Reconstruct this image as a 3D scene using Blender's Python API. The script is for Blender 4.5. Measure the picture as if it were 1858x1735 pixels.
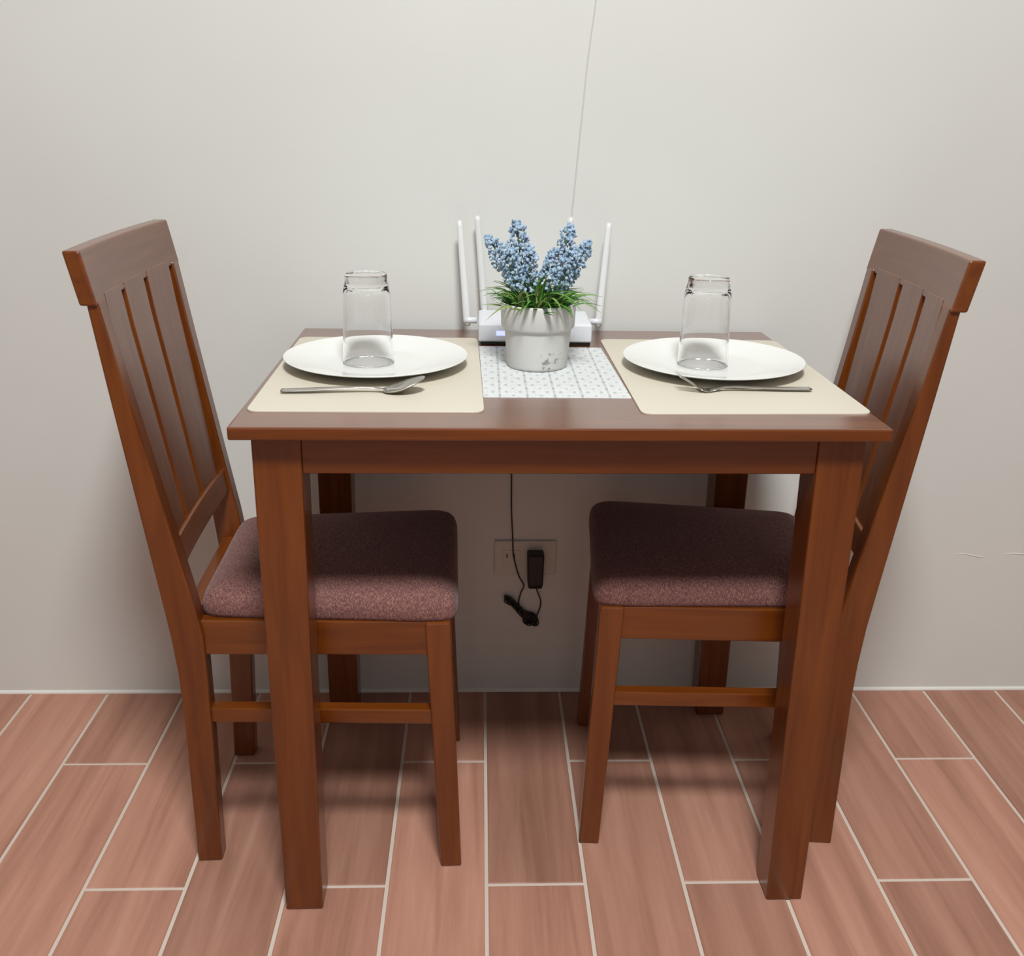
import bpy, bmesh, math, random
from mathutils import Vector, Matrix

for o in list(bpy.data.objects):
    bpy.data.objects.remove(o, do_unlink=True)
scene = bpy.context.scene
COL = scene.collection

# ------------------------------------------------------------------ camera
F_PX, PX, PY, IW, IH = 1760.63, 937.06, 825.33, 1858.0, 1735.0
CAM = Vector((-0.10525, -1.11789, 1.10491))
YAW, PITCH, ROLL = 0.04104, -0.33441, 0.0189
fwd = Vector((math.sin(YAW)*math.cos(PITCH), math.cos(YAW)*math.cos(PITCH), math.sin(PITCH)))
r0 = Vector((math.cos(YAW), -math.sin(YAW), 0)); u0 = r0.cross(fwd)
right = math.cos(ROLL)*r0 + math.sin(ROLL)*u0
up = -math.sin(ROLL)*r0 + math.cos(ROLL)*u0
cd = bpy.data.cameras.new('camera'); cam = bpy.data.objects.new('camera', cd); COL.objects.link(cam)
m = Matrix.Identity(4)
for i in range(3):
    m[i][0] = right[i]; m[i][1] = up[i]; m[i][2] = -fwd[i]; m[i][3] = CAM[i]
cam.matrix_world = m
cd.sensor_fit = 'HORIZONTAL'; cd.sensor_width = 36.0; cd.lens = F_PX*36.0/IW
cd.shift_x = (IW/2-PX)/IW; cd.shift_y = (PY-IH/2)/IW
cd.clip_start = 0.02
scene.camera = cam

# ------------------------------------------------------------------ light
w = bpy.data.worlds.new('world'); scene.world = w; w.use_nodes = True
w.node_tree.nodes['Background'].inputs[0].default_value = (0.9, 0.93, 1.0, 1)
w.node_tree.nodes['Background'].inputs[1].default_value = 0.05
CEIL = 3.0
def lamp(name, loc, size, power, col):
    ld = bpy.data.lights.new(name, 'AREA'); ld.shape = 'DISK'; ld.size = size; ld.energy = power; ld.color = col
    lo = bpy.data.objects.new(name, ld); COL.objects.link(lo); lo.location = loc
    return lo
lamp('ceiling_light', (0.02, -1.26, CEIL-0.06), 0.55, 96, (0.965, 1.0, 0.99))
vs = scene.view_settings
vs.view_transform = 'Standard'; vs.look = 'None'; vs.exposure = 0.0; vs.gamma = 1.0; vs.use_curve_mapping = False

# ------------------------------------------------------------------ materials
def mat(name):
    mt = bpy.data.materials.new(name); mt.use_nodes = True
    nt = mt.node_tree; b = nt.nodes['Principled BSDF']
    return mt, nt, b
def N(nt, t, **kw):
    n = nt.nodes.new(t)
    for k, v in kw.items():
        if k in ('operation', 'blend_type', 'data_type', 'noise_dimensions', 'feature', 'distance', 'wave_type', 'bands_direction', 'wave_profile'):
            setattr(n, k, v)
        else:
            n.inputs[k].default_value = v
    return n
def L(nt, a, b): nt.links.new(a, b)
def ramp(nt, stops):
    r = nt.nodes.new('ShaderNodeValToRGB'); e = r.color_ramp.elements
    while len(e) < len(stops): e.new(0.5)
    for el, (p, c) in zip(e, stops):
        el.position = p; el.color = (*c, 1)
    return r
def plain(name, col, rough=0.5, metal=0.0, spec=0.5):
    mt, nt, b = mat(name)
    b.inputs['Base Color'].default_value = (*col, 1); b.inputs['Roughness'].default_value = rough
    b.inputs['Metallic'].default_value = metal; b.inputs['Specular IOR Level'].default_value = spec
    return mt
def wood(name, axis, dark, mid, light, rough=0.36, coat=0.0, crough=0.24, cior=1.6, spec=0.05):
    mt, nt, b = mat(name)
    tc = N(nt, 'ShaderNodeTexCoord'); mp = N(nt, 'ShaderNodeMapping')
    s = [55.0, 55.0, 55.0]; s['XYZ'.index(axis)] = 3.0
    mp.inputs['Scale'].default_value = s
    oi = N(nt, 'ShaderNodeObjectInfo'); add = N(nt, 'ShaderNodeVectorMath', operation='ADD')
    mul = N(nt, 'ShaderNodeMath', operation='MULTIPLY'); mul.inputs[1].default_value = 37.0
    L(nt, oi.outputs['Random'], mul.inputs[0])
    L(nt, tc.outputs['Object'], mp.inputs['Vector']); L(nt, mp.outputs[0], add.inputs[0]); L(nt, mul.outputs[0], add.inputs[1])
    n1 = N(nt, 'ShaderNodeTexNoise', Scale=1.0, Detail=5.0, Roughness=0.6, Distortion=0.6)
    L(nt, add.outputs[0], n1.inputs['Vector'])
    rp = ramp(nt, [(0.25, dark), (0.5, mid), (0.78, light)])
    L(nt, n1.outputs['Fac'], rp.inputs[0]); L(nt, rp.outputs[0], b.inputs['Base Color'])
    b.inputs['Roughness'].default_value = rough; b.inputs['Specular IOR Level'].default_value = spec
    b.inputs['Coat Weight'].default_value = coat; b.inputs['Coat Roughness'].default_value = crough; b.inputs['Coat IOR'].default_value = cior
    bp = N(nt, 'ShaderNodeBump', Strength=0.06, Distance=0.001)
    L(nt, n1.outputs['Fac'], bp.inputs['Height']); L(nt, bp.outputs[0], b.inputs['Normal'])
    return mt
WD, WM, WL = (0.100, 0.021, 0.0016), (0.142, 0.033, 0.0028), (0.185, 0.047, 0.0050)
TOPWOOD = wood('satin_tabletop_wood', 'X', WD, WM, WL, 0.30, 1.0, 0.22, 1.85, 0.5)
WOOD = {a: wood('varnished_wood_'+a.lower(), a, WD, WM, WL, 0.42, 1.0) for a in 'XYZ'}

def wall_mat():
    mt, nt, b = mat('painted_plaster')
    tc = N(nt, 'ShaderNodeTexCoord')
    n1 = N(nt, 'ShaderNodeTexNoise', Scale=2.2, Detail=3.0); L(nt, tc.outputs['Object'], n1.inputs['Vector'])
    rp = ramp(nt, [(0.3, (0.685, 0.680, 0.650)), (0.7, (0.720, 0.715, 0.690))])
    L(nt, n1.outputs['Fac'], rp.inputs[0]); L(nt, rp.outputs[0], b.inputs['Base Color'])
    n2 = N(nt, 'ShaderNodeTexNoise', Scale=9.0, Detail=4.0); L(nt, tc.outputs['Object'], n2.inputs['Vector'])
    bp = N(nt, 'ShaderNodeBump', Strength=0.12, Distance=0.004)
    L(nt, n2.outputs['Fac'], bp.inputs['Height']); L(nt, bp.outputs[0], b.inputs['Normal'])
    b.inputs['Roughness'].default_value = 0.6; b.inputs['Specular IOR Level'].default_value = 0.25
    return mt
M_WALL = wall_mat()
M_CEIL = plain('ceiling_paint', (0.70, 0.70, 0.68), 0.8, spec=0.2)
M_SIDE = plain('low_bounce_wall_grey', (0.30, 0.30, 0.295), 0.7, spec=0.2)  # unseen walls, grey chosen dark to hold down the bounced fill light
M_GROUT = plain('pale_grout', (0.62, 0.52, 0.45), 0.85, spec=0.2)

def tile_mat():
    mt, nt, b = mat('wood_look_tile')
    tc = N(nt, 'ShaderNodeTexCoord'); oi = N(nt, 'ShaderNodeObjectInfo')
    mp = N(nt, 'ShaderNodeMapping'); mp.inputs['Scale'].default_value = (26, 1.6, 10)
    mul = N(nt, 'ShaderNodeMath', operation='MULTIPLY'); mul.inputs[1].default_value = 61.0
    add = N(nt, 'ShaderNodeVectorMath', operation='ADD')
    L(nt, oi.outputs['Random'], mul.inputs[0]); L(nt, tc.outputs['Object'], mp.inputs['Vector'])
    L(nt, mp.outputs[0], add.inputs[0]); L(nt, mul.outputs[0], add.inputs[1])
    n1 = N(nt, 'ShaderNodeTexNoise', Scale=1.0, Detail=6.0, Roughness=0.62, Distortion=0.35)
    L(nt, add.outputs[0], n1.inputs['Vector'])
    rp = ramp(nt, [(0.25, (0.280, 0.125, 0.085)), (0.5, (0.420, 0.203, 0.142)), (0.75, (0.520, 0.275, 0.200))])
    L(nt, n1.outputs['Fac'], rp.inputs[0])
    hs = N(nt, 'ShaderNodeHueSaturation')
    mr = N(nt, 'ShaderNodeMapRange'); mr.inputs['To Min'].default_value = 0.82; mr.inputs['To Max'].default_value = 1.14
    L(nt, oi.outputs['Random'], mr.inputs['Value']); L(nt, mr.outputs[0], hs.inputs['Value'])
    L(nt, rp.outputs[0], hs.inputs['Color']); L(nt, hs.outputs[0], b.inputs['Base Color'])
    b.inputs['Roughness'].default_value = 0.55; b.inputs['Specular IOR Level'].default_value = 0.35
    bp = N(nt, 'ShaderNodeBump', Strength=0.15, Distance=0.001)
    L(nt, n1.outputs['Fac'], bp.inputs['Height']); L(nt, bp.outputs[0], b.inputs['Normal'])
    return mt
M_TILE = tile_mat()

def fabric_mat():
    mt, nt, b = mat('mauve_woven_fabric')
    tc = N(nt, 'ShaderNodeTexCoord')
    v = N(nt, 'ShaderNodeTexVoronoi', Scale=520.0); L(nt, tc.outputs['Object'], v.inputs['Vector'])
    mp = N(nt, 'ShaderNodeMapping'); mp.inputs['Scale'].default_value = (640, 260, 260)
    n1 = N(nt, 'ShaderNodeTexNoise', Scale=1.0, Detail=2.0); L(nt, tc.outputs['Object'], mp.inputs['Vector']); L(nt, mp.outputs[0], n1.inputs['Vector'])
    rp = ramp(nt, [(0.30, (0.095, 0.034, 0.040)), (0.5, (0.150, 0.060, 0.064)), (0.66, (0.215, 0.100, 0.088)), (0.82, (0.30, 0.165, 0.12))])
    mx = N(nt, 'ShaderNodeMath', operation='ADD'); ms = N(nt, 'ShaderNodeMath', operation='MULTIPLY'); ms.inputs[1].default_value = 0.22
    L(nt, v.outputs['Distance'], ms.inputs[0]); L(nt, ms.outputs[0], mx.inputs[0]); L(nt, n1.outputs['Fac'], mx.inputs[1])
    L(nt, mx.outputs[0], rp.inputs[0]); L(nt, rp.outputs[0], b.inputs['Base Color'])
    b.inputs['Roughness'].default_value = 0.95; b.inputs['Specular IOR Level'].default_value = 0.1
    b.inputs['Sheen Weight'].default_value = 0.15
    bp = N(nt, 'ShaderNodeBump', Strength=0.5, Distance=0.0012)
    L(nt, mx.outputs[0], bp.inputs['Height']); L(nt, bp.outputs[0], b.inputs['Normal'])
    return mt
M_FABRIC = fabric_mat()

def leather_mat():
    mt, nt, b = mat('cream_leatherette')
    tc = N(nt, 'ShaderNodeTexCoord')
    n1 = N(nt, 'ShaderNodeTexNoise', Scale=600.0, Detail=2.0); L(nt, tc.outputs['Object'], n1.inputs['Vector'])
    b.inputs['Base Color'].default_value = (0.63, 0.575, 0.475, 1); b.inputs['Roughness'].default_value = 0.5
    bp = N(nt, 'ShaderNodeBump', Strength=0.15, Distance=0.0005)
    L(nt, n1.outputs['Fac'], bp.inputs['Height']); L(nt, bp.outputs[0], b.inputs['Normal'])
    return mt
M_MAT = leather_mat()

def runner_mat():
    # white print: grey column lines and small grey sprigs in a regular repeat
    mt, nt, b = mat('printed_runner')
    tc = N(nt, 'ShaderNodeTexCoord'); sp = N(nt, 'ShaderNodeSeparateXYZ'); L(nt, tc.outputs['Object'], sp.inputs[0])
    def mth(op, a, bb=None, c=None):
        n = N(nt, 'ShaderNodeMath', operation=op)
        for i, x in enumerate((a, bb, c)):
            if x is None: continue
            if isinstance(x, (int, float)): n.inputs[i].default_value = x
            else: L(nt, x, n.inputs[i])
        return n.outputs[0]
    x, y = sp.outputs['X'], sp.outputs['Y']
    cw = 0.0372
    fx = mth('FRACT', mth('DIVIDE', mth('ADD', x, cw*10), cw))
    line = mth('LESS_THAN', mth('ABSOLUTE', mth('SUBTRACT', fx, 0.5)), 0.462)   # 1 inside a column
    line = mth('SUBTRACT', 1.0, line)
    def blobs(px, py, ox, oy, rx, ry):
        a = mth('SUBTRACT', mth('FRACT', mth('ADD', mth('DIVIDE', x, px), ox+20)), 0.5)
        c = mth('SUBTRACT', mth('FRACT', mth('ADD', mth('DIVIDE', y, py), oy+20)), 0.5)
        d = mth('ADD', mth('POWER', mth('DIVIDE', a, rx), 2.0), mth('POWER', mth('DIVIDE', c, ry), 2.0))
        return mth('LESS_THAN', d, 1.0)
    p1 = blobs(cw/2, 0.036, 0.0, 0.0, 0.14, 0.14)
    p2 = blobs(cw/2, 0.036, 0.5, 0.5, 0.12, 0.10)
    p3 = blobs(cw/4, 0.018, 0.3, 0.25, 0.10, 0.10)
    nz = N(nt, 'ShaderNodeTexNoise', Scale=260.0, Detail=2.0); L(nt, tc.outputs['Object'], nz.inputs['Vector'])
    speck = mth('GREATER_THAN', nz.outputs['Fac'], 0.60)
    k = mth('ADD', mth('MULTIPLY', line, 0.45), mth('MULTIPLY', mth('ADD', p1, p2), 0.55))
    k = mth('ADD', k, mth('ADD', mth('MULTIPLY', p3, 0.25), mth('MULTIPLY', speck, 0.28)))
    k = mth('MINIMUM', k, 1.0)
    mx = N(nt, 'ShaderNodeMix', data_type='RGBA')
    mx.inputs['A'].default_value = (0.66, 0.67, 0.67, 1); mx.inputs['B'].default_value = (0.33, 0.35, 0.38, 1)
    L(nt, k, mx.inputs['Factor']); L(nt, mx.outputs['Result'], b.inputs['Base Color'])
    b.inputs['Roughness'].default_value = 0.75; b.inputs['Specular IOR Level'].default_value = 0.2
    return mt
M_RUNNER = runner_mat()

M_CERAMIC = plain('white_glazed_ceramic', (0.80, 0.80, 0.77), 0.12)
M_PLASTIC = plain('white_plastic', (0.74, 0.75, 0.80), 0.35)
M_ANT = plain('antenna_white_plastic', (0.74, 0.74, 0.74), 0.4)
M_BLACK = plain('black_plastic', (0.008, 0.008, 0.009), 0.45)
M_CORD = plain('black_rubber', (0.018, 0.014, 0.012), 0.5)
M_CABLE = plain('grey_white_cable', (0.66, 0.64, 0.61), 0.5)
M_STEEL = plain('brushed_steel', (0.62, 0.60, 0.57), 0.25, 1.0)
M_OUTLET = plain('ivory_plastic', (0.66, 0.62, 0.55), 0.4)
M_SLOT = plain('dark_slot', (0.03, 0.025, 0.02), 0.6)
M_STEM = plain('stem_green', (0.10, 0.17, 0.05), 0.6)
M_CAULK = plain('white_caulk', (0.78, 0.76, 0.72), 0.5)
M_TIE = plain('black_wire_tie', (0.01, 0.012, 0.016), 0.3)
def led_mat():
    mt, nt, b = mat('blue_indicator_light')
    b.inputs['Base Color'].default_value = (0.2, 0.25, 0.9, 1)
    b.inputs['Emission Color'].default_value = (0.28, 0.30, 1.0, 1); b.inputs['Emission Strength'].default_value = 2.2
    return mt
M_LED = led_mat()
def leaf_mat():
    mt, nt, b = mat('artificial_leaf')
    oi = N(nt, 'ShaderNodeObjectInfo')
    rp = ramp(nt, [(0.0, (0.055, 0.20, 0.030)), (0.55, (0.13, 0.34, 0.050)), (0.85, (0.26, 0.38, 0.085)), (1.0, (0.32, 0.30, 0.13))])
    L(nt, oi.outputs['Random'], rp.inputs[0]); L(nt, rp.outputs[0], b.inputs['Base Color']); b.inputs['Roughness'].default_value = 0.5
    return mt
M_LEAF = leaf_mat()
def flower_mat():
    mt, nt, b = mat('pale_blue_blossom')
    tc = N(nt, 'ShaderNodeTexCoord'); n1 = N(nt, 'ShaderNodeTexNoise', Scale=140.0, Detail=2.0)
    L(nt, tc.outputs['Object'], n1.inputs['Vector'])
    rp = ramp(nt, [(0.3, (0.21, 0.33, 0.45)), (0.5, (0.34, 0.47, 0.62)), (0.72, (0.58, 0.66, 0.76))])
    L(nt, n1.outputs['Fac'], rp.inputs[0]); L(nt, rp.outputs[0], b.inputs['Base Color']); b.inputs['Roughness'].default_value = 0.8
    return mt
M_FLOWER = flower_mat()
def pot_mat():
    mt, nt, b = mat('distressed_white_pot')
    tc = N(nt, 'ShaderNodeTexCoord'); n1 = N(nt, 'ShaderNodeTexNoise', Scale=120.0, Detail=4.0); n2 = N(nt, 'ShaderNodeTexNoise', Scale=14.0, Detail=2.0)
    L(nt, tc.outputs['Object'], n1.inputs['Vector']); L(nt, tc.outputs['Object'], n2.inputs['Vector'])
    mm = N(nt, 'ShaderNodeMath', operation='MULTIPLY'); L(nt, n1.outputs['Fac'], mm.inputs[0]); L(nt, n2.outputs['Fac'], mm.inputs[1])
    rp = ramp(nt, [(0.33, (0.62, 0.61, 0.59)), (0.38, (0.56, 0.55, 0.53)), (0.43, (0.28, 0.27, 0.25))])
    L(nt, mm.outputs[0], rp.inputs[0]); L(nt, rp.outputs[0], b.inputs['Base Color']); b.inputs['Roughness'].default_value = 0.6
    return mt
M_POT = pot_mat()
def glass_mat():
    mt, nt, b = mat('clear_glass')
    b.inputs['Base Color'].default_value = (1, 1, 1, 1); b.inputs['Roughness'].default_value = 0.0
    b.inputs['IOR'].default_value = 1.36; b.inputs['Transmission Weight'].default_value = 1.0
    return mt
M_GLASS = glass_mat()

# ------------------------------------------------------------------ helpers
def obj(name, bm, material, parent=None, smooth=False, loc=None, rot=None):
    me = bpy.data.meshes.new(name)
    bmesh.ops.recalc_face_normals(bm, faces=bm.faces)
    bm.to_mesh(me); bm.free()
    if smooth:
        for p in me.polygons: p.use_smooth = True
    me.materials.append(material)
    o = bpy.data.objects.new(name, me); COL.objects.link(o)
    if parent: o.parent = parent
    if loc is not None: o.location = loc
    if rot is not None: o.rotation_euler = rot
    return o
def tag(o, label, cat, group=None):
    o['label'] = label; o['category'] = cat
    if group: o['group'] = group
    return o
def thing(name, label, cat, loc=(0, 0, 0), rz=0.0, group=None):
    o = bpy.data.objects.new(name, None); COL.objects.link(o); o.empty_display_size = 0.05
    o.location = loc; o.rotation_euler = (0, 0, rz)
    return tag(o, label, cat, group)
def structure(o): o['kind'] = 'structure'; return o
def loft(bm, rings, cap=True, closed=True):
    vr = [[bm.verts.new(p) for p in r] for r in rings]
    n = len(vr[0])
    for a, b in zip(vr, vr[1:]):
        for i in range(n if closed else n-1):
            j = (i+1) % n
            bm.faces.new((a[i], a[j], b[j], b[i]))
    if cap:
        bm.faces.new(vr[0][::-1]); bm.faces.new(vr[-1])
    return vr
def box(bm, x0, x1, y0, y1, z0, z1):
    loft(bm, [[(x0, y0, z0), (x1, y0, z0), (x1, y1, z0), (x0, y1, z0)], [(x0, y0, z1), (x1, y0, z1), (x1, y1, z1), (x0, y1, z1)]])
def bevel(bm, w, seg=2):
    bmesh.ops.recalc_face_normals(bm, faces=bm.faces)
    ed = [e for e in bm.edges if len(e.link_faces) == 2 and e.calc_face_angle(0) > 0.5]
    bmesh.ops.bevel(bm, geom=ed, offset=w, segments=seg, affect='EDGES', profile=0.5)
def bbox(x0, x1, y0, y1, z0, z1, w=0.003, seg=2):
    bm = bmesh.new(); box(bm, x0, x1, y0, y1, z0, z1); bevel(bm, w, seg); return bm
def lathe(prof, seg=64, fr=None):
    bm = bmesh.new(); rings = []
    for k, (r, z) in enumerate(prof):
        ring = []
        for i in range(seg):
            a = 2*math.pi*i/seg; rr = max(r, 1e-5) * (fr(a, k, z) if fr else 1)
            ring.append((rr*math.cos(a), rr*math.sin(a), z))
        rings.append(ring)
    loft(bm, rings, cap=False)
    bmesh.ops.remove_doubles(bm, verts=bm.verts, dist=2e-5)
    return bm
def catmull(P, n=8):
    P = [Vector(p) for p in P]; out = []
    for i in range(len(P)-1):
        p0 = P[max(i-1, 0)]; p1 = P[i]; p2 = P[i+1]; p3 = P[min(i+2, len(P)-1)]
        for k in range(n):
            t = k/n
            out.append(0.5*((2*p1)+(p2-p0)*t+(2*p0-5*p1+4*p2-p3)*t*t+(3*p1-p0-3*p2+p3)*t**3))
    out.append(P[-1]); return out
def tube(bm, P, r, seg=8):
    rings = []; n = len(P); ref = Vector((0.13, 0.97, 0.21)).normalized(); prev = None
    for i, p in enumerate(P):
        t = (P[min(i+1, n-1)]-P[max(i-1, 0)]).normalized()
        a = prev if prev is not None else ref
        s = (a - t*a.dot(t))
        if s.length < 1e-5: s = t.orthogonal()
        s.normalize(); prev = s; b = t.cross(s)
        rr = r(i/(n-1)) if callable(r) else r
        rings.append([p + rr*(math.cos(2*math.pi*k/seg)*s + math.sin(2*math.pi*k/seg)*b) for k in range(seg)])
    loft(bm, rings)
def lerp(a, b, t): return a+(b-a)*t
def interp(z, zs, xs):
    if z <= zs[0]: return xs[0]
    for i in range(len(zs)-1):
        if z <= zs[i+1]: return lerp(xs[i], xs[i+1], (z-zs[i])/(zs[i+1]-zs[i]))
    return xs[-1]

# ------------------------------------------------------------------ room
WY = 0.5926
RX0, RX1, RY0 = -2.1, 2.1, -2.5
T = 0.1
def slab(name, b, m):
    bm = bmesh.new(); box(bm, *b); return structure(obj(name, bm, m))
floor = slab('floor', (RX0, RX1, RY0, WY, -0.10, -0.0015), M_GROUT)
wall_back = slab('wall_back', (RX0-T, RX1+T, WY, WY+T, -0.1, CEIL), M_WALL)
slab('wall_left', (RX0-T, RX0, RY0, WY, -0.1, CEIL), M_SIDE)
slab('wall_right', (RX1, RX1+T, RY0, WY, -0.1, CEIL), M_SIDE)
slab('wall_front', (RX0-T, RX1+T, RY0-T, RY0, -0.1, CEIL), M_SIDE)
slab('ceiling', (RX0-T, RX1+T, RY0-T, WY+T, CEIL, CEIL+T), M_CEIL)
bm = bmesh.new()
loft(bm, [[(x, WY, 0.0), (x, WY-0.004, 0.0), (x, WY-0.003, 0.003), (x, WY, 0.006)] for x in (RX0, RX1)])
structure(obj('caulk_bead_back', bm, M_CAULK))  # thin caulk bead where wall meets floor, no baseboard here
# hairline ridges of filler on the plaster
for pts in ([(0.826, 0.3075), (0.85, 0.3085), (0.868, 0.305), (0.886, 0.3015), (0.90, 0.3035)], [(0.925, 0.307), (0.95, 0.3095), (0.985, 0.307), (1.02, 0.309)]):
    bm = bmesh.new(); tube(bm, catmull([(x, WY, z) for x, z in pts], 6), lambda t: 0.0012*math.sin(math.pi*min(max(t, 0.03), 0.97)), 6)
    obj('plaster_ridge', bm, M_WALL, wall_back, True)

# plank tiles, 15 x 60 cm, every second row shifted by half
TW, TOFF, G, TL, HS = 0.15112, -0.09002, 0.0028, 0.60, 0.0643
cache = {}
def tile(x0, x1, y0, y1):
    wx, wy = round(x1-x0, 4), round(y1-y0, 4)
    if (wx, wy) not in cache:
        bm = bmesh.new()
        a, c, bz = wx/2, wy/2, 0.0012
        loft(bm, [[(-a, -c, -0.008), (a, -c, -0.008), (a, c, -0.008), (-a, c, -0.008)],
                  [(-a, -c, -bz), (a, -c, -bz), (a, c, -bz), (-a, c, -bz)],
                  [(-a+bz, -c+bz, 0), (a-bz, -c+bz, 0), (a-bz, c-bz, 0), (-a+bz, c-bz, 0)]])
        o = obj('tile', bm, M_TILE, floor); cache[(wx, wy)] = o
    else:
        o = cache[(wx, wy)].copy(); COL.objects.link(o); o.parent = floor
    o.location = ((x0+x1)/2, (y0+y1)/2, 0)
k0 = math.floor((RX0-TOFF)/TW); k1 = math.ceil((RX1-TOFF)/TW)
for k in range(k0, k1):
    xa, xb = max(TOFF+k*TW, RX0), min(TOFF+(k+1)*TW, RX1)
    if xb-xa < 0.01: continue
    s = HS + (0 if k % 2 == 0 else TL/2)
    j = math.ceil((WY-s)/TL)
    ys = [s+i*TL for i in range(j, j-9, -1)]
    for yb_, ya_ in zip(ys, ys[1:]):
        y1, y0 = min(yb_, WY), max(ya_, RY0)
        if y1-y0 < 0.01: continue
        tile(xa+G, xb-G, y0+G, y1-(G if y1 < WY else 0.0005))

# ------------------------------------------------------------------ table
W, D, H, TH, OH, LT, LB, AP = 0.8129, 0.5771, 0.75, 0.0168, 0.0222, 0.061, 0.054, 0.0517
table = thing('dining_table', 'small rectangular brown wooden dining table against the white wall', 'table', (0, 0, 0), 0.00985)
obj('tabletop', bbox(-W/2, W/2, 0, D, H-TH, H, 0.0025), TOPWOOD, table)
tt = table.children[0] if table.children else [o for o in bpy.data.objects if o.name == 'tabletop'][0]
tt.data.materials.append(WOOD['X'])
for p in tt.data.polygons:
    if p.normal.z < 0.6: p.material_index = 1
for sx in (-1, 1):
    for sy in (0, 1):
        bm = bmesh.new(); rings = []
        for z, s in ((0.0, LB), (H-TH, LT)):
            xa, xb = sx*(W/2-OH), sx*(W/2-OH-s)
            ya, yb = (OH, OH+s) if sy == 0 else (D-OH, D-OH-s)
            rings.append([(xa, ya, z), (xb, ya, z), (xb, yb, z), (xa, yb, z)])
        loft(bm, rings); bevel(bm, 0.003, 2)
        obj('leg', bm, WOOD['Z'], table)
zb = H-TH-AP; lx = W/2-OH-LT+0.001; RC = 0.004
obj('apron', bbox(-lx, lx, OH+RC, OH+RC+0.02, zb, H-TH, 0.0015, 1), WOOD['X'], table)
obj('apron', bbox(-lx, lx, D-OH-RC-0.02, D-OH-RC, zb, H-TH, 0.0015, 1), WOOD['X'], table)
for sx in (-1, 1):
    xa = sx*(W/2-OH-RC); xb = xa-sx*0.02
    obj('apron', bbox(min(xa, xb), max(xa, xb), OH+LT-0.001, D-OH-LT+0.001, zb, H-TH, 0.0015, 1), WOOD['Y'], table)

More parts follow.
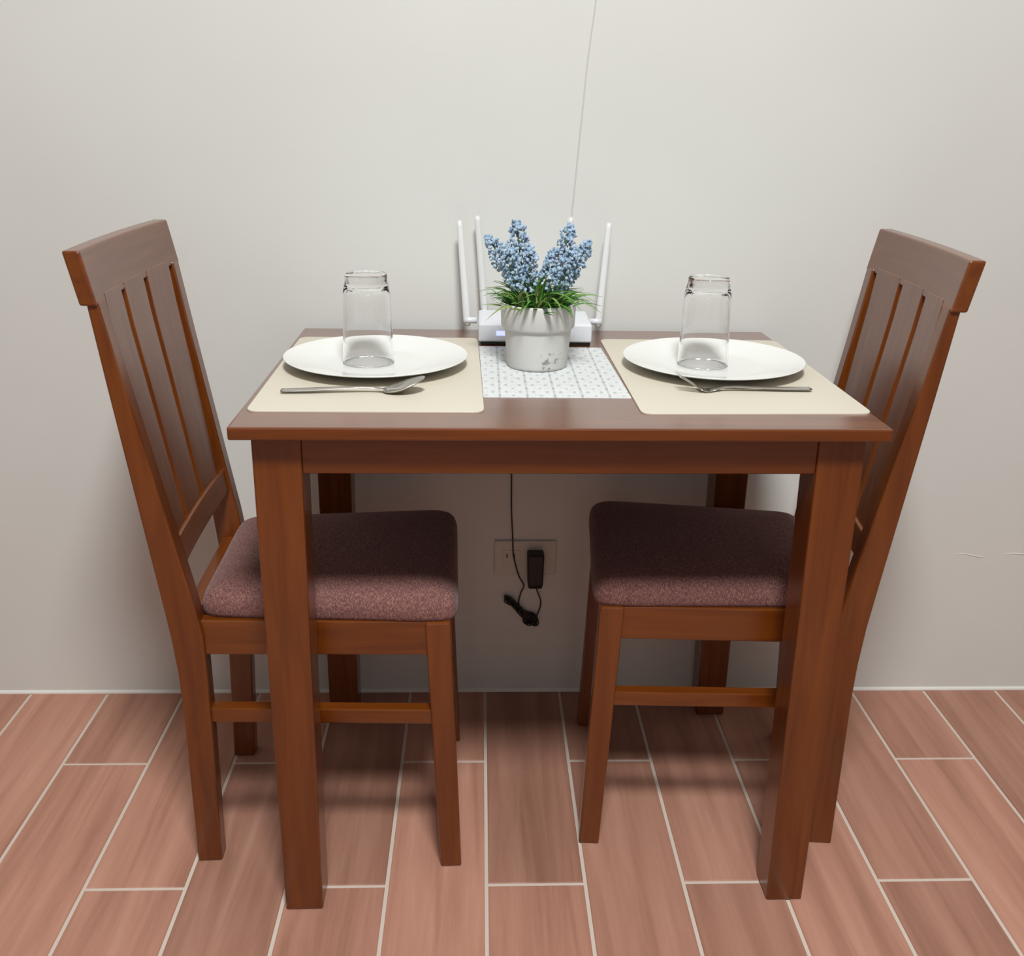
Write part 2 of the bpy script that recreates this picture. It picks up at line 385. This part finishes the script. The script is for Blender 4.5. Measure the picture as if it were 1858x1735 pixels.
# ------------------------------------------------------------------ chairs
HF, HB, HT = 0.175, 0.147, 0.1896
ZK, ZTB, ZT = 0.374, 0.878, 0.9448
def rearx(z): return interp(z, [0, 0.28, 0.37, 0.46, 0.878], [-0.2059, -0.2000, -0.2010, -0.2100, -0.2547])
def frontx(z): return interp(z, [0, 0.30, 0.404, 0.46, 0.55, 0.878], [-0.1691, -0.1600, -0.1590, -0.1665, -0.1825, -0.2400])
def hb(z): return interp(z, [0, ZTB], [HB, HT-0.004])
def bow(y): return -0.007*(1-(y/HT)**2)
def make_chair(near, label, loc, rz):
    c = thing('dining_chair', label, 'chair', loc, rz, 'dining chairs at the table')
    PW = 0.030
    for s in (-1, 1):      # rear legs run up into the back as posts
        bm = bmesh.new(); rings = []
        zs = [0, 0.15, 0.28, 0.34, ZK+0.03, 0.47, 0.55, 0.66, 0.77, ZTB+0.006]
        for z in zs:
            a, b, h = rearx(z), frontx(z), s*hb(z); hi = h-s*PW
            rings.append([(a, h, z), (b, h, z), (b, hi, z), (a, hi, z)])
        loft(bm, rings); bevel(bm, 0.003, 2)
        obj('leg', bm, WOOD['Z'], c)
    for s in (-1, 1):      # front legs
        bm = bmesh.new(); rings = []
        for z, a, b, wd in ((0, 0.2038, 0.1718, 0.030), (0.428, 0.1887, 0.1527, 0.036)):
            h = s*HF; hi = s*(HF-wd)
            rings.append([(a, h, z), (b, h, z), (b, hi, z), (a, hi, z)])
        loft(bm, rings); bevel(bm, 0.003, 2)
        obj('leg', bm, WOOD['Z'], c)
    zr0, zr1 = 0.373, 0.427
    for s in (-1, 1):      # side seat rails and stretchers, slightly inside the legs
        for nm, z0, z1, th, fx, bx in (('seat_rail', zr0, zr1, 0.02, 0.158, -0.168), ('stretcher', 0.2565, 0.2805, 0.02, 0.168, -0.168)):
            bm = bmesh.new(); rings = []
            for x, h in ((bx, hb(z0)-0.006), (fx, HF-0.006)):
                rings.append([(x, s*h, z0), (x, s*h, z1), (x, s*(h-th), z1), (x, s*(h-th), z0)])
            loft(bm, rings); bevel(bm, 0.002, 2)
            obj(nm, bm, WOOD['X'], c)
    obj('seat_rail', bbox(0.160, 0.182, -HF+0.03, HF-0.03, zr0, zr1, 0.002), WOOD['Y'], c)
    obj('seat_rail', bbox(-0.195, -0.172, -hb(0.4)+0.028, hb(0.4)-0.028, zr0, zr1, 0.002), WOOD['Y'], c)
    # top rail, bowed backwards in the middle
    def bowed(z0, z1, x0, x1, th, h, n=12, bev=0.003):
        bm = bmesh.new(); rings = []
        for i in range(n+1):
            y = lerp(-h, h, i/n)
            rings.append([(x0+bow(y), y, z0), (x0+th+bow(y), y, z0), (x1+th+bow(y), y, z1), (x1+bow(y), y, z1)])
        loft(bm, rings); bevel(bm, bev, 2); return bm
    obj('top_rail', bowed(ZTB, ZT, -0.2607, -0.2741, 0.0215, HT), WOOD['Y'], c)
    zl0, zl1 = 0.507, 0.546
    obj('lower_rail', bowed(zl0, zl1, frontx(zl0)-0.020, frontx(zl1)-0.020, 0.019, hb(0.52)-0.027), WOOD['Y'], c)
    # three flat slats
    for a, b in ((0.150, 0.078), (0.062, -0.024), (-0.040, -0.141)):
        ya, yb = near*a, near*b
        bm = bmesh.new(); rings = []
        for i in range(7):
            z = lerp(zl1-0.006, ZTB+0.01, i/6); sc = (hb(z)-0.030)/(hb(ZTB)-0.030)
            x = frontx(z)-0.0165 + interp(z, [zl1, ZTB], [0.0, 0.006])
            ring = []
            for y, dx in ((ya*sc, 0), (yb*sc, 0), (yb*sc, 0.010), (ya*sc, 0.010)):
                ring.append((x+dx+bow(y), y, z))
            rings.append(ring)
        loft(bm, rings); bevel(bm, 0.0012, 1)
        obj('slat', bm, WOOD['Z'], c)
    # upholstered seat: trapezoid pad with rolled edges and a soft crown
    bm = bmesh.new(); n = 44; XF, XB = 0.200, -0.167
    def outline(inset, z):
        ring = []
        for i in range(4*n):
            t = 2*math.pi*(i+0.5)/(4*n); e = 0.14
            cx = math.copysign(abs(math.cos(t))**e, math.cos(t)); cy = math.copysign(abs(math.sin(t))**e, math.sin(t))
            x = (XF+XB)/2 + cx*((XF-XB)/2-inset); f = (x-XB)/(XF-XB)
            y = cy*(lerp(0.148, 0.175, f)-inset)
            ring.append((x, y, z))
        return ring
    prof = [(0.020, 0.424), (0.007, 0.4245), (0.002, 0.428), (0.0, 0.434), (0.0005, 0.444), (0.003, 0.452), (0.008, 0.459), (0.016, 0.4645), (0.030, 0.469), (0.055, 0.474), (0.085, 0.477), (0.115, 0.4785)]
    loft(bm, [outline(i, z) for i, z in prof])
    st = obj('seat', bm, M_FABRIC, c, True); st['label'] = 'mauve woven fabric seat pad'
    return c
make_chair(-1, 'brown wooden slat-back chair on the left, facing right, tucked under the table', (-0.3373, 0.2724, 0), 0.0272)
make_chair(1, 'brown wooden slat-back chair on the right, facing left, pushed further under the table', (0.2773, 0.3082, 0), math.pi-0.0859)

# ------------------------------------------------------------------ things on the table
def rounded_poly(C, r, n=6):
    out = []; m_ = len(C)
    for i in range(m_):
        p = Vector(C[i]); a = Vector(C[i-1]); b = Vector(C[(i+1) % m_])
        u = (a-p).normalized(); v = (b-p).normalized()
        s, e = p+u*r, p+v*r
        for k in range(n+1):
            t = k/n; out.append((1-t)**2*s + 2*t*(1-t)*p + t*t*e)
    return out
def sheet(name, C, r, z0, z1, m, label, cat, group=None):
    cx = sum(c[0] for c in C)/4; cy = sum(c[1] for c in C)/4
    P = rounded_poly([(c[0]-cx, c[1]-cy) for c in C], r)
    bm = bmesh.new(); e = (z1-z0)*0.3
    def off(k): return [(p.x*(1-k/0.2), p.y*(1-k/0.2), 0) for p in P]
    loft(bm, [[(p.x, p.y, 0) for p in P], [(p.x, p.y, z1-z0-e) for p in P], [(x, y, z1-z0) for x, y, _ in off(e)]])
    o = obj(name, bm, m, None, False, (cx, cy, z0)); return tag(o, label, cat, group)
sheet('placemat', [(-0.3985, 0.0603), (-0.0985, 0.0629), (-0.1080, 0.4984), (-0.4045, 0.4930)], 0.016, H, H+0.002, M_MAT, 'cream placemat with rounded corners under the left plate and the spoon', 'placemat', 'cream placemats')
sheet('placemat', [(0.1023, 0.0606), (0.4050, 0.0690), (0.4010, 0.5020), (0.0990, 0.4994)], 0.016, H, H+0.002, M_MAT, 'cream placemat with rounded corners under the right plate and the fork', 'placemat', 'cream placemats')
sheet('table_runner', [(-0.0995, 0.1350), (0.1000, 0.1352), (0.0935, 0.4362), (-0.1060, 0.4395)], 0.002, H, H+0.0012, M_RUNNER, 'white runner with small grey print under the flower pot', 'table runner')

def plate(x, y, label):
    R = 0.1355
    P = [(0, 0.0045), (0.070, 0.0045), (0.078, 0.0050), (0.095, 0.0080), (0.115, 0.0122), (0.129, 0.0155), (0.1345, 0.0170), (R, 0.0172), (R+0.0003, 0.0163), (0.133, 0.0148), (0.115, 0.0095), (0.095, 0.0050), (0.080, 0.0015), (0.078, 0.0), (0.073, 0.0), (0.071, 0.0012), (0, 0.0014)]
    o = obj('dinner_plate', lathe(P, 96), M_CERAMIC, None, True, (x, y, H+0.002))
    return tag(o, label, 'plate', 'white dinner plates')
plate(-0.2585, 0.303, 'white round dinner plate on the left placemat')
plate(0.2480, 0.306, 'white round dinner plate on the right placemat')

def tumbler(x, y, label):
    # stands on its mouth; thick fluted base on top
    outer = [(0.0372, 0.0), (0.0380, 0.0012), (0.0378, 0.004), (0.0368, 0.03), (0.0356, 0.07), (0.0347, 0.098), (0.0344, 0.105), (0.0338, 0.110), (0.0324, 0.116), (0.0312, 0.121), (0.0306, 0.126), (0.0302, 0.130), (0.0285, 0.1318), (0.020, 0.1314), (0.0, 0.1306)]
    inner = [(0.0, 0.112), (0.015, 0.1125), (0.024, 0.1115), (0.0288, 0.107), (0.0312, 0.100), (0.0326, 0.085), (0.0338, 0.06), (0.0350, 0.03), (0.0360, 0.004), (0.0364, 0.0008)]
    def fr(a, k, z):
        if k < len(outer) and 0.100 < z < 0.1275:
            return 1-0.040*math.sin(math.pi*(z-0.100)/0.0275)*(abs(math.cos(5*a))**1.5)
        return 1
    o = obj('drinking_glass', lathe(outer+inner+[outer[0]], 80, fr), M_GLASS, None, True, (x, y, H+0.0068))
    return tag(o, label, 'glass', 'upturned glasses')
tumbler(-0.270, 0.301, 'clear drinking glass standing upside down on the left plate')
tumbler(0.2325, 0.306, 'clear drinking glass standing upside down on the right plate')

def strip(bm, S, n=10):
    # S: (x, y, z, half width, thickness)
    rings = []
    for x, y, z, hw, t in S:
        rings.append([(x, y+hw*math.cos(2*math.pi*k/n), z+t/2+t/2*math.sin(2*math.pi*k/n)) for k in range(n)])
    loft(bm, rings)
def fork():
    f = thing('fork', 'steel table fork lying in front of the right plate', 'fork', (0.2089, 0.170, H+0.002), 0.04)
    prof = [(0.148, 0.0022, 0.0078), (0.143, 0.0020, 0.0092), (0.11, 0.0024, 0.0080), (0.07, 0.0040, 0.0056), (0.04, 0.0052, 0.0038), (0.025, 0.0045, 0.0036), (0.014, 0.0020, 0.0060), (0.004, 0.0002, 0.0105)]
    bm = bmesh.new(); strip(bm, [(x, 0, z, hw, 0.0022) for x, z, hw in prof]); obj('handle', bm, M_STEEL, f, True)
    bm = bmesh.new(); strip(bm, [(x, 0, z, hw, 0.0020) for x, z, hw in ((0.005, 0.0003, 0.0105), (0.0, 0.0, 0.0118), (-0.006, 0.0016, 0.0122), (-0.012, 0.0048, 0.0120))])
    root = obj('fork_head', bm, M_STEEL, f, True)
    for i in range(4):
        y = (i-1.5)*0.0063
        bm = bmesh.new(); strip(bm, [(-0.011, y, 0.0044, 0.0024, 0.0020), (-0.020, y, 0.0098, 0.0021, 0.0018), (-0.030, y, 0.0160, 0.0018, 0.0016), (-0.038, y, 0.0205, 0.0014, 0.0013), (-0.0415, y, 0.0224, 0.0006, 0.0008)], 8)
        obj('tine', bm, M_STEEL, root, True)
fork()
def spoon():
    s = thing('spoon', 'steel table spoon lying in front of the left plate', 'spoon', (-0.2330, 0.150, H+0.002), 0.03)
    prof = [(-0.137, 0.0024, 0.0080), (-0.132, 0.0022, 0.0094), (-0.10, 0.0030, 0.0086), (-0.06, 0.0052, 0.0060), (-0.03, 0.0062, 0.0040), (-0.015, 0.0056, 0.0034), (-0.004, 0.0034, 0.0046), (0.003, 0.0022, 0.007)]
    bm = bmesh.new(); strip(bm, [(x, 0, z, hw, 0.0022) for x, z, hw in prof]); obj('handle', bm, M_STEEL, s, True)
    bm = bmesh.new(); nu, nv = 20, 12; Lb = 0.058
    def pt(u, v, d):
        x = Lb*u - 0.003; hw = 0.0205*math.sqrt(max(0, 1-(2*u-1)**2))*(1.04-0.18*abs(u-0.55)); hw = max(hw, 0.0005)
        rim = 0.0030+0.0180*u**1.3; deep = 0.0088*math.sin(math.pi*min(1, u*1.02)**0.75)
        return (x, hw*v, max(rim-deep*(1-v*v), 0.0004)+d)
    for d in (0.0, 0.0011):
        g = [[bm.verts.new(pt(0.004+0.992*i/nu, -1+2*j/nv, d)) for j in range(nv+1)] for i in range(nu+1)]
        for i in range(nu):
            for j in range(nv): bm.faces.new((g[i][j], g[i+1][j], g[i+1][j+1], g[i][j+1]))
        if d == 0.0: g0 = g
    border = lambda q: [q[i][0] for i in range(nu+1)]+[q[nu][j] for j in range(1, nv+1)]+[q[i][nv] for i in range(nu-1, -1, -1)]+[q[0][j] for j in range(nv-1, 0, -1)]
    A, B = border(g0), border(g)
    for i in range(len(A)):
        j = (i+1) % len(A); bm.faces.new((A[i], A[j], B[j], B[i]))
    obj('bowl', bm, M_STEEL, s, True)
spoon()

# ------------------------------------------------------------------ router
rt = thing('wifi_router', 'white wireless router with four antennas behind the flower pot', 'router', (-0.0135, 0.50, H))
bm = bmesh.new(); a, y0, y1 = 0.0935, -0.047, 0.058
loft(bm, [[(-a, y0, 0.005), (a, y0, 0.005), (a, y1, 0.005), (-a, y1, 0.005)], [(-a, y0, 0.0355), (a, y0, 0.0355), (a, y1, 0.0385), (-a, y1, 0.0385)]])
bevel(bm, 0.003, 2); obj('body', bm, M_PLASTIC, rt)
pl = obj('base_plate', bbox(-a+0.004, a-0.002, y0+0.002, y1-0.004, 0.0, 0.0055, 0.001, 1), M_BLACK, rt); pl['label'] = 'black underside'
bm = bmesh.new(); box(bm, -0.064, -0.040, y0-0.0006, y0+0.001, 0.016, 0.0235)
ld = obj('indicator_light', bm, M_LED, rt); ld['label'] = 'glowing blue indicator light'
def antenna(base, tip, side):
    b, t = Vector(base), Vector(tip)
    bm = bmesh.new(); rings = []
    for f, wx, wy in ((0.0, 0.0045, 0.0035), (0.05, 0.0062, 0.0042), (0.30, 0.0056, 0.0038), (0.95, 0.0048, 0.0030), (1.0, 0.0036, 0.0022)):
        p = b.lerp(t, f)
        rings.append([(p.x+wx*math.cos(q)*1.1, p.y+wy*math.sin(q)*1.1, p.z) for q in [2*math.pi*(k+0.5)/12 for k in range(12)]])
    loft(bm, rings); o = obj('antenna', bm, M_ANT, rt, True)
    bm = bmesh.new()
    if side: tube(bm, [Vector((b.x-side*0.016, b.y, b.z+0.009)), Vector((b.x-side*0.003, b.y, b.z+0.009)), Vector((b.x+side*0.004, b.y, b.z+0.008))], 0.0052, 12)
    else: tube(bm, [Vector((b.x, b.y-0.010, b.z+0.004)), Vector((b.x, b.y+0.002, b.z+0.004))], 0.0052, 12)
    obj('hinge', bm, M_PLASTIC, o, True)
antenna((-0.1125, 0.028, 0.017), (-0.1265, 0.055, 0.190), -1)
antenna((0.1125, 0.028, 0.017), (0.1265, 0.055, 0.190), 1)
antenna((-0.083, 0.067, 0.030), (-0.0965, 0.066, 0.197), 0)
antenna((0.052, 0.067, 0.030), (0.0625, 0.066, 0.197), 0)

# ------------------------------------------------------------------ potted flowers
pt_ = thing('flower_pot', 'white distressed pot of artificial blue flowers on the runner', 'potted plant', (-0.0185, 0.311, H+0.0012))
PH = 0.097
P = [(0, 0), (0.040, 0), (0.0435, 0.0012), (0.0448, 0.005), (0.0475, 0.030), (0.0498, 0.0585), (0.0500, 0.0600), (0.0535, 0.0608), (0.0548, 0.0630), (0.0560, PH-0.003), (0.0552, PH), (0.0528, PH), (0.0518, PH-0.003), (0.0505, 0.080), (0, 0.080)]
pot = obj('pot', lathe(P, 72, lambda a, k, z: 1+0.006*math.sin(3*a+1)+0.004*math.sin(7*a)*(z > 0.06)), M_POT, pt_, True)
rnd = random.Random(5)
def leaf_mesh(Lf, wd, droop, sway):
    bm = bmesh.new(); rings = []; n = 7
    for i in range(n+1):
        t = i/n; hw = 1.55*wd*math.sin(math.pi*min(1, 0.12+0.88*t)**0.8)**0.8+0.0002
        x = Lf*t; z = droop*(t-1.25*t*t)*Lf; y = sway*t*t*Lf
        rings.append([(x, y-hw, z+0.25*hw), (x, y, z-0.0004), (x, y+hw, z+0.25*hw), (x, y, z+0.0004)])
    loft(bm, rings); return bm
protos = []
for i, (Lf, wd, dr, sw) in enumerate(((0.058, 0.0022, 0.5, 0.2), (0.050, 0.0026, 0.9, -0.15), (0.045, 0.0022, 0.2, 0.1), (0.064, 0.0020, 1.1, 0.25))):
    o = obj('leaf', leaf_mesh(Lf, wd, dr, sw), M_LEAF, pt_, True); protos.append(o)
cnt = 0
for i in range(150):
    b = protos[i % 4]
    o = b if i < 4 else b.copy()
    if i >= 4: COL.objects.link(o); o.parent = pt_
    az = rnd.uniform(0, 2*math.pi); rr = 0.042*math.sqrt(rnd.random()); f = rr/0.042
    el = lerp(1.30, 0.50, f**1.2)+rnd.uniform(-0.35, 0.30)
    az2 = az+rnd.uniform(-0.6, 0.6)
    o.location = (rr*math.cos(az), rr*math.sin(az), 0.083+0.008*(1-f)); o.rotation_euler = (rnd.uniform(-0.5, 0.5), -el, az2)
    s = rnd.uniform(0.72, 1.05); o.scale = (s, s, s)
def spike(base, tip, r, n, seed):
    rr = random.Random(seed); b, t = Vector(base), Vector(tip)
    mid = b.lerp(t, 0.5)+Vector((rr.uniform(-.004, .004), rr.uniform(-.004, .004), 0.002))
    path = catmull([b, mid, t], 10)
    bm = bmesh.new()
    ax = (t-b).normalized(); s1 = ax.orthogonal().normalized(); s2 = ax.cross(s1)
    n = int(n*1.6)
    for i in range(n):
        f = 0.36+0.64*(i/n)**0.9; p = path[min(int(f*(len(path)-1)), len(path)-1)]
        q = rr.uniform(0, 2*math.pi); env = r*math.sin(math.pi*min(1, (f-0.30)/0.74))**0.7
        rad = env*math.sqrt(rr.uniform(0.15, 1.0))
        c = p + rad*(math.cos(q)*s1+math.sin(q)*s2) + ax*rr.uniform(-0.003, 0.005)
        sz = rr.uniform(0.0022, 0.0040)
        mt_ = Matrix.Translation(c) @ Matrix.Rotation(rr.uniform(0, 6), 4, 'X') @ Matrix.Rotation(rr.uniform(0, 6), 4, 'Z') @ Matrix.Diagonal((sz, sz*rr.uniform(0.5, 0.8), sz*rr.uniform(0.7, 1.3), 1))
        bmesh.ops.create_icosphere(bm, subdivisions=1, radius=1.0, matrix=mt_)
    o = obj('flower_spike', bm, M_FLOWER, pt_, False)
    bm = bmesh.new(); tube(bm, path[:-3], 0.0011, 6)
    obj('stem', bm, M_STEM, o, True)
Z0 = 0.082
spike((-0.010, -0.004, Z0), (-0.0345, 0.010, 0.212), 0.0165, 150, 1)
spike((-0.018, 0.004, Z0), (-0.0760, 0.004, 0.190), 0.0150, 130, 2)
spike((-0.014, -0.010, Z0), (-0.0520, -0.018, 0.178), 0.0150, 120, 3)
spike((-0.006, 0.002, Z0), (-0.0150, -0.004, 0.176), 0.0125, 100, 4)
spike((0.016, 0.000, Z0), (0.0440, 0.006, 0.207), 0.0155, 140, 5)
spike((0.022, 0.006, Z0), (0.0720, 0.000, 0.186), 0.0120, 110, 6)
spike((0.016, -0.008, Z0), (0.0520, -0.014, 0.176), 0.0150, 120, 7)
spike((0.008, 0.004, Z0), (0.0180, 0.006, 0.168), 0.0110, 70, 8)

# ------------------------------------------------------------------ outlet, adapter, cables
ot = thing('wall_outlet', 'ivory outlet plate set in the wall under the table', 'outlet', (-0.0143, WY, 0.300))
obj('plate', bbox(-0.0600, 0.0600, -0.006, 0.0, -0.0365, 0.0365, 0.0025), M_OUTLET, ot)
for cx in (-0.031,):
    s = obj('socket', bbox(cx-0.013, cx+0.021, -0.0072, -0.005, -0.017, 0.018, 0.001, 1), M_OUTLET, ot)
    for dx in (-0.0045, 0.0095):
        bm = bmesh.new(); box(bm, cx+dx-0.0012, cx+dx+0.0012, -0.0078, -0.006, 0.002, 0.010); obj('slot', bm, M_SLOT, s)
ad = thing('power_adapter', 'black power adapter plugged into the outlet with a bundled cord', 'power adapter', (0.0045, WY, 0.2815))
bm = bmesh.new(); rings = []
for z, hx, y0 in ((-0.0375, 0.0135, -0.026), (-0.027, 0.0152, -0.033), (0.034, 0.0162, -0.034), (0.0375, 0.0150, -0.030)):
    rings.append([(-hx+(0.001 if z < 0 else 0), -0.0062, z), (hx, -0.0062, z), (hx, y0, z), (-hx+(0.001 if z < 0 else 0), y0, z)])
loft(bm, rings); bevel(bm, 0.003, 2); obj('body', bm, M_BLACK, ad)
def wp(x, z, d=0.006): return Vector((x-0.0045, -d, z-0.2815))
bm = bmesh.new()
tube(bm, catmull([wp(0.006, 0.246, 0.018), wp(0.012, 0.226, 0.008), wp(0.0175, 0.210), wp(0.0170, 0.194), wp(0.010, 0.174), wp(0.006, 0.168, 0.010)], 8), 0.0014, 8)
c_ = obj('cord', bm, M_CORD, ad, True)
bm = bmesh.new()
tube(bm, catmull([wp(-0.020, 0.192, 0.010), wp(-0.0255, 0.204), wp(-0.0215, 0.226), wp(-0.016, 0.242), wp(-0.026, 0.264, 0.010), wp(-0.0335, 0.290, 0.0105), wp(-0.038, 0.313, 0.0105), wp(-0.0395, 0.345, 0.007), wp(-0.0425, 0.400, 0.005), wp(-0.0435, 0.4665, 0.005), wp(-0.045, 0.60, 0.006), wp(-0.047, 0.76, 0.006), wp(-0.050, 0.778, 0.010), wp(-0.050, 0.771, 0.034)], 8), 0.0014, 8)
obj('cord', bm, M_CORD, ad, True)
A, B = Vector((-0.0540, 0.2215)), Vector((0.0090, 0.1560)); ax = (B-A); ln = ax.length; ax.normalize(); nx = Vector((-ax.y, ax.x))
rr = random.Random(3); bm = bmesh.new()
for i in range(14):
    e0, e1 = rr.uniform(0, 0.012), rr.uniform(-0.001, 0.010); w0, w1 = rr.uniform(0.001, 0.007), rr.uniform(0.003, 0.0125)
    o0, o1 = rr.uniform(-0.002, 0.002), rr.uniform(-0.004, 0.004); pts = []
    for s_, w_ in ((e0, 0), (0.008+e0, w0), (0.030, 0.003), (0.055, 0.0035), (0.072, w1), (ln-0.004-e1, w1*0.6), (ln-e1, 0), (ln-0.004-e1, -w1*0.6), (0.072, -w1), (0.055, -0.0035), (0.030, -0.003), (0.008+e0, -w0), (e0, 0)):
        f = s_/ln; q = A+ax*s_+nx*(w_+lerp(o0, o1, f)+rr.uniform(-0.0007, 0.0007))
        pts.append(wp(q.x, q.y, 0.003+rr.uniform(0.0, 0.010)))
    tube(bm, catmull(pts, 5), 0.0015, 6)
cl = obj('cord_bundle', bm, M_CORD, ad, True); cl['label'] = 'looped bundle of black cord'
bm = bmesh.new(); pts = []
q = A+ax*0.043
for i in range(17):
    a_ = 2*math.pi*i/16; p2 = q+nx*0.0062*math.cos(a_); pts.append(wp(p2.x, p2.y, 0.009+0.0078*math.sin(a_)))
tube(bm, pts, 0.0016, 6); obj('wire_tie', bm, M_TIE, cl, True)

bm = bmesh.new()
C_ = [(0.160, CEIL), (0.125, 1.9), (0.093, 1.45), (0.0790, 1.286), (0.0735, 1.235), (0.0690, 1.187), (0.0650, 1.13), (0.0605, 1.066), (0.0560, 1.00), (0.0523, 0.944), (0.0505, 0.88), (0.048, 0.82), (0.043, 0.787), (0.040, 0.72), (0.040, 0.66)]
path = [Vector((x, WY-0.0016, z)) for x, z in C_]
tube(bm, catmull(path, 8), 0.0011, 8)
tag(obj('internet_cable', bm, M_CABLE, None, True), 'thin pale cable hanging down the white wall to the router', 'cable')
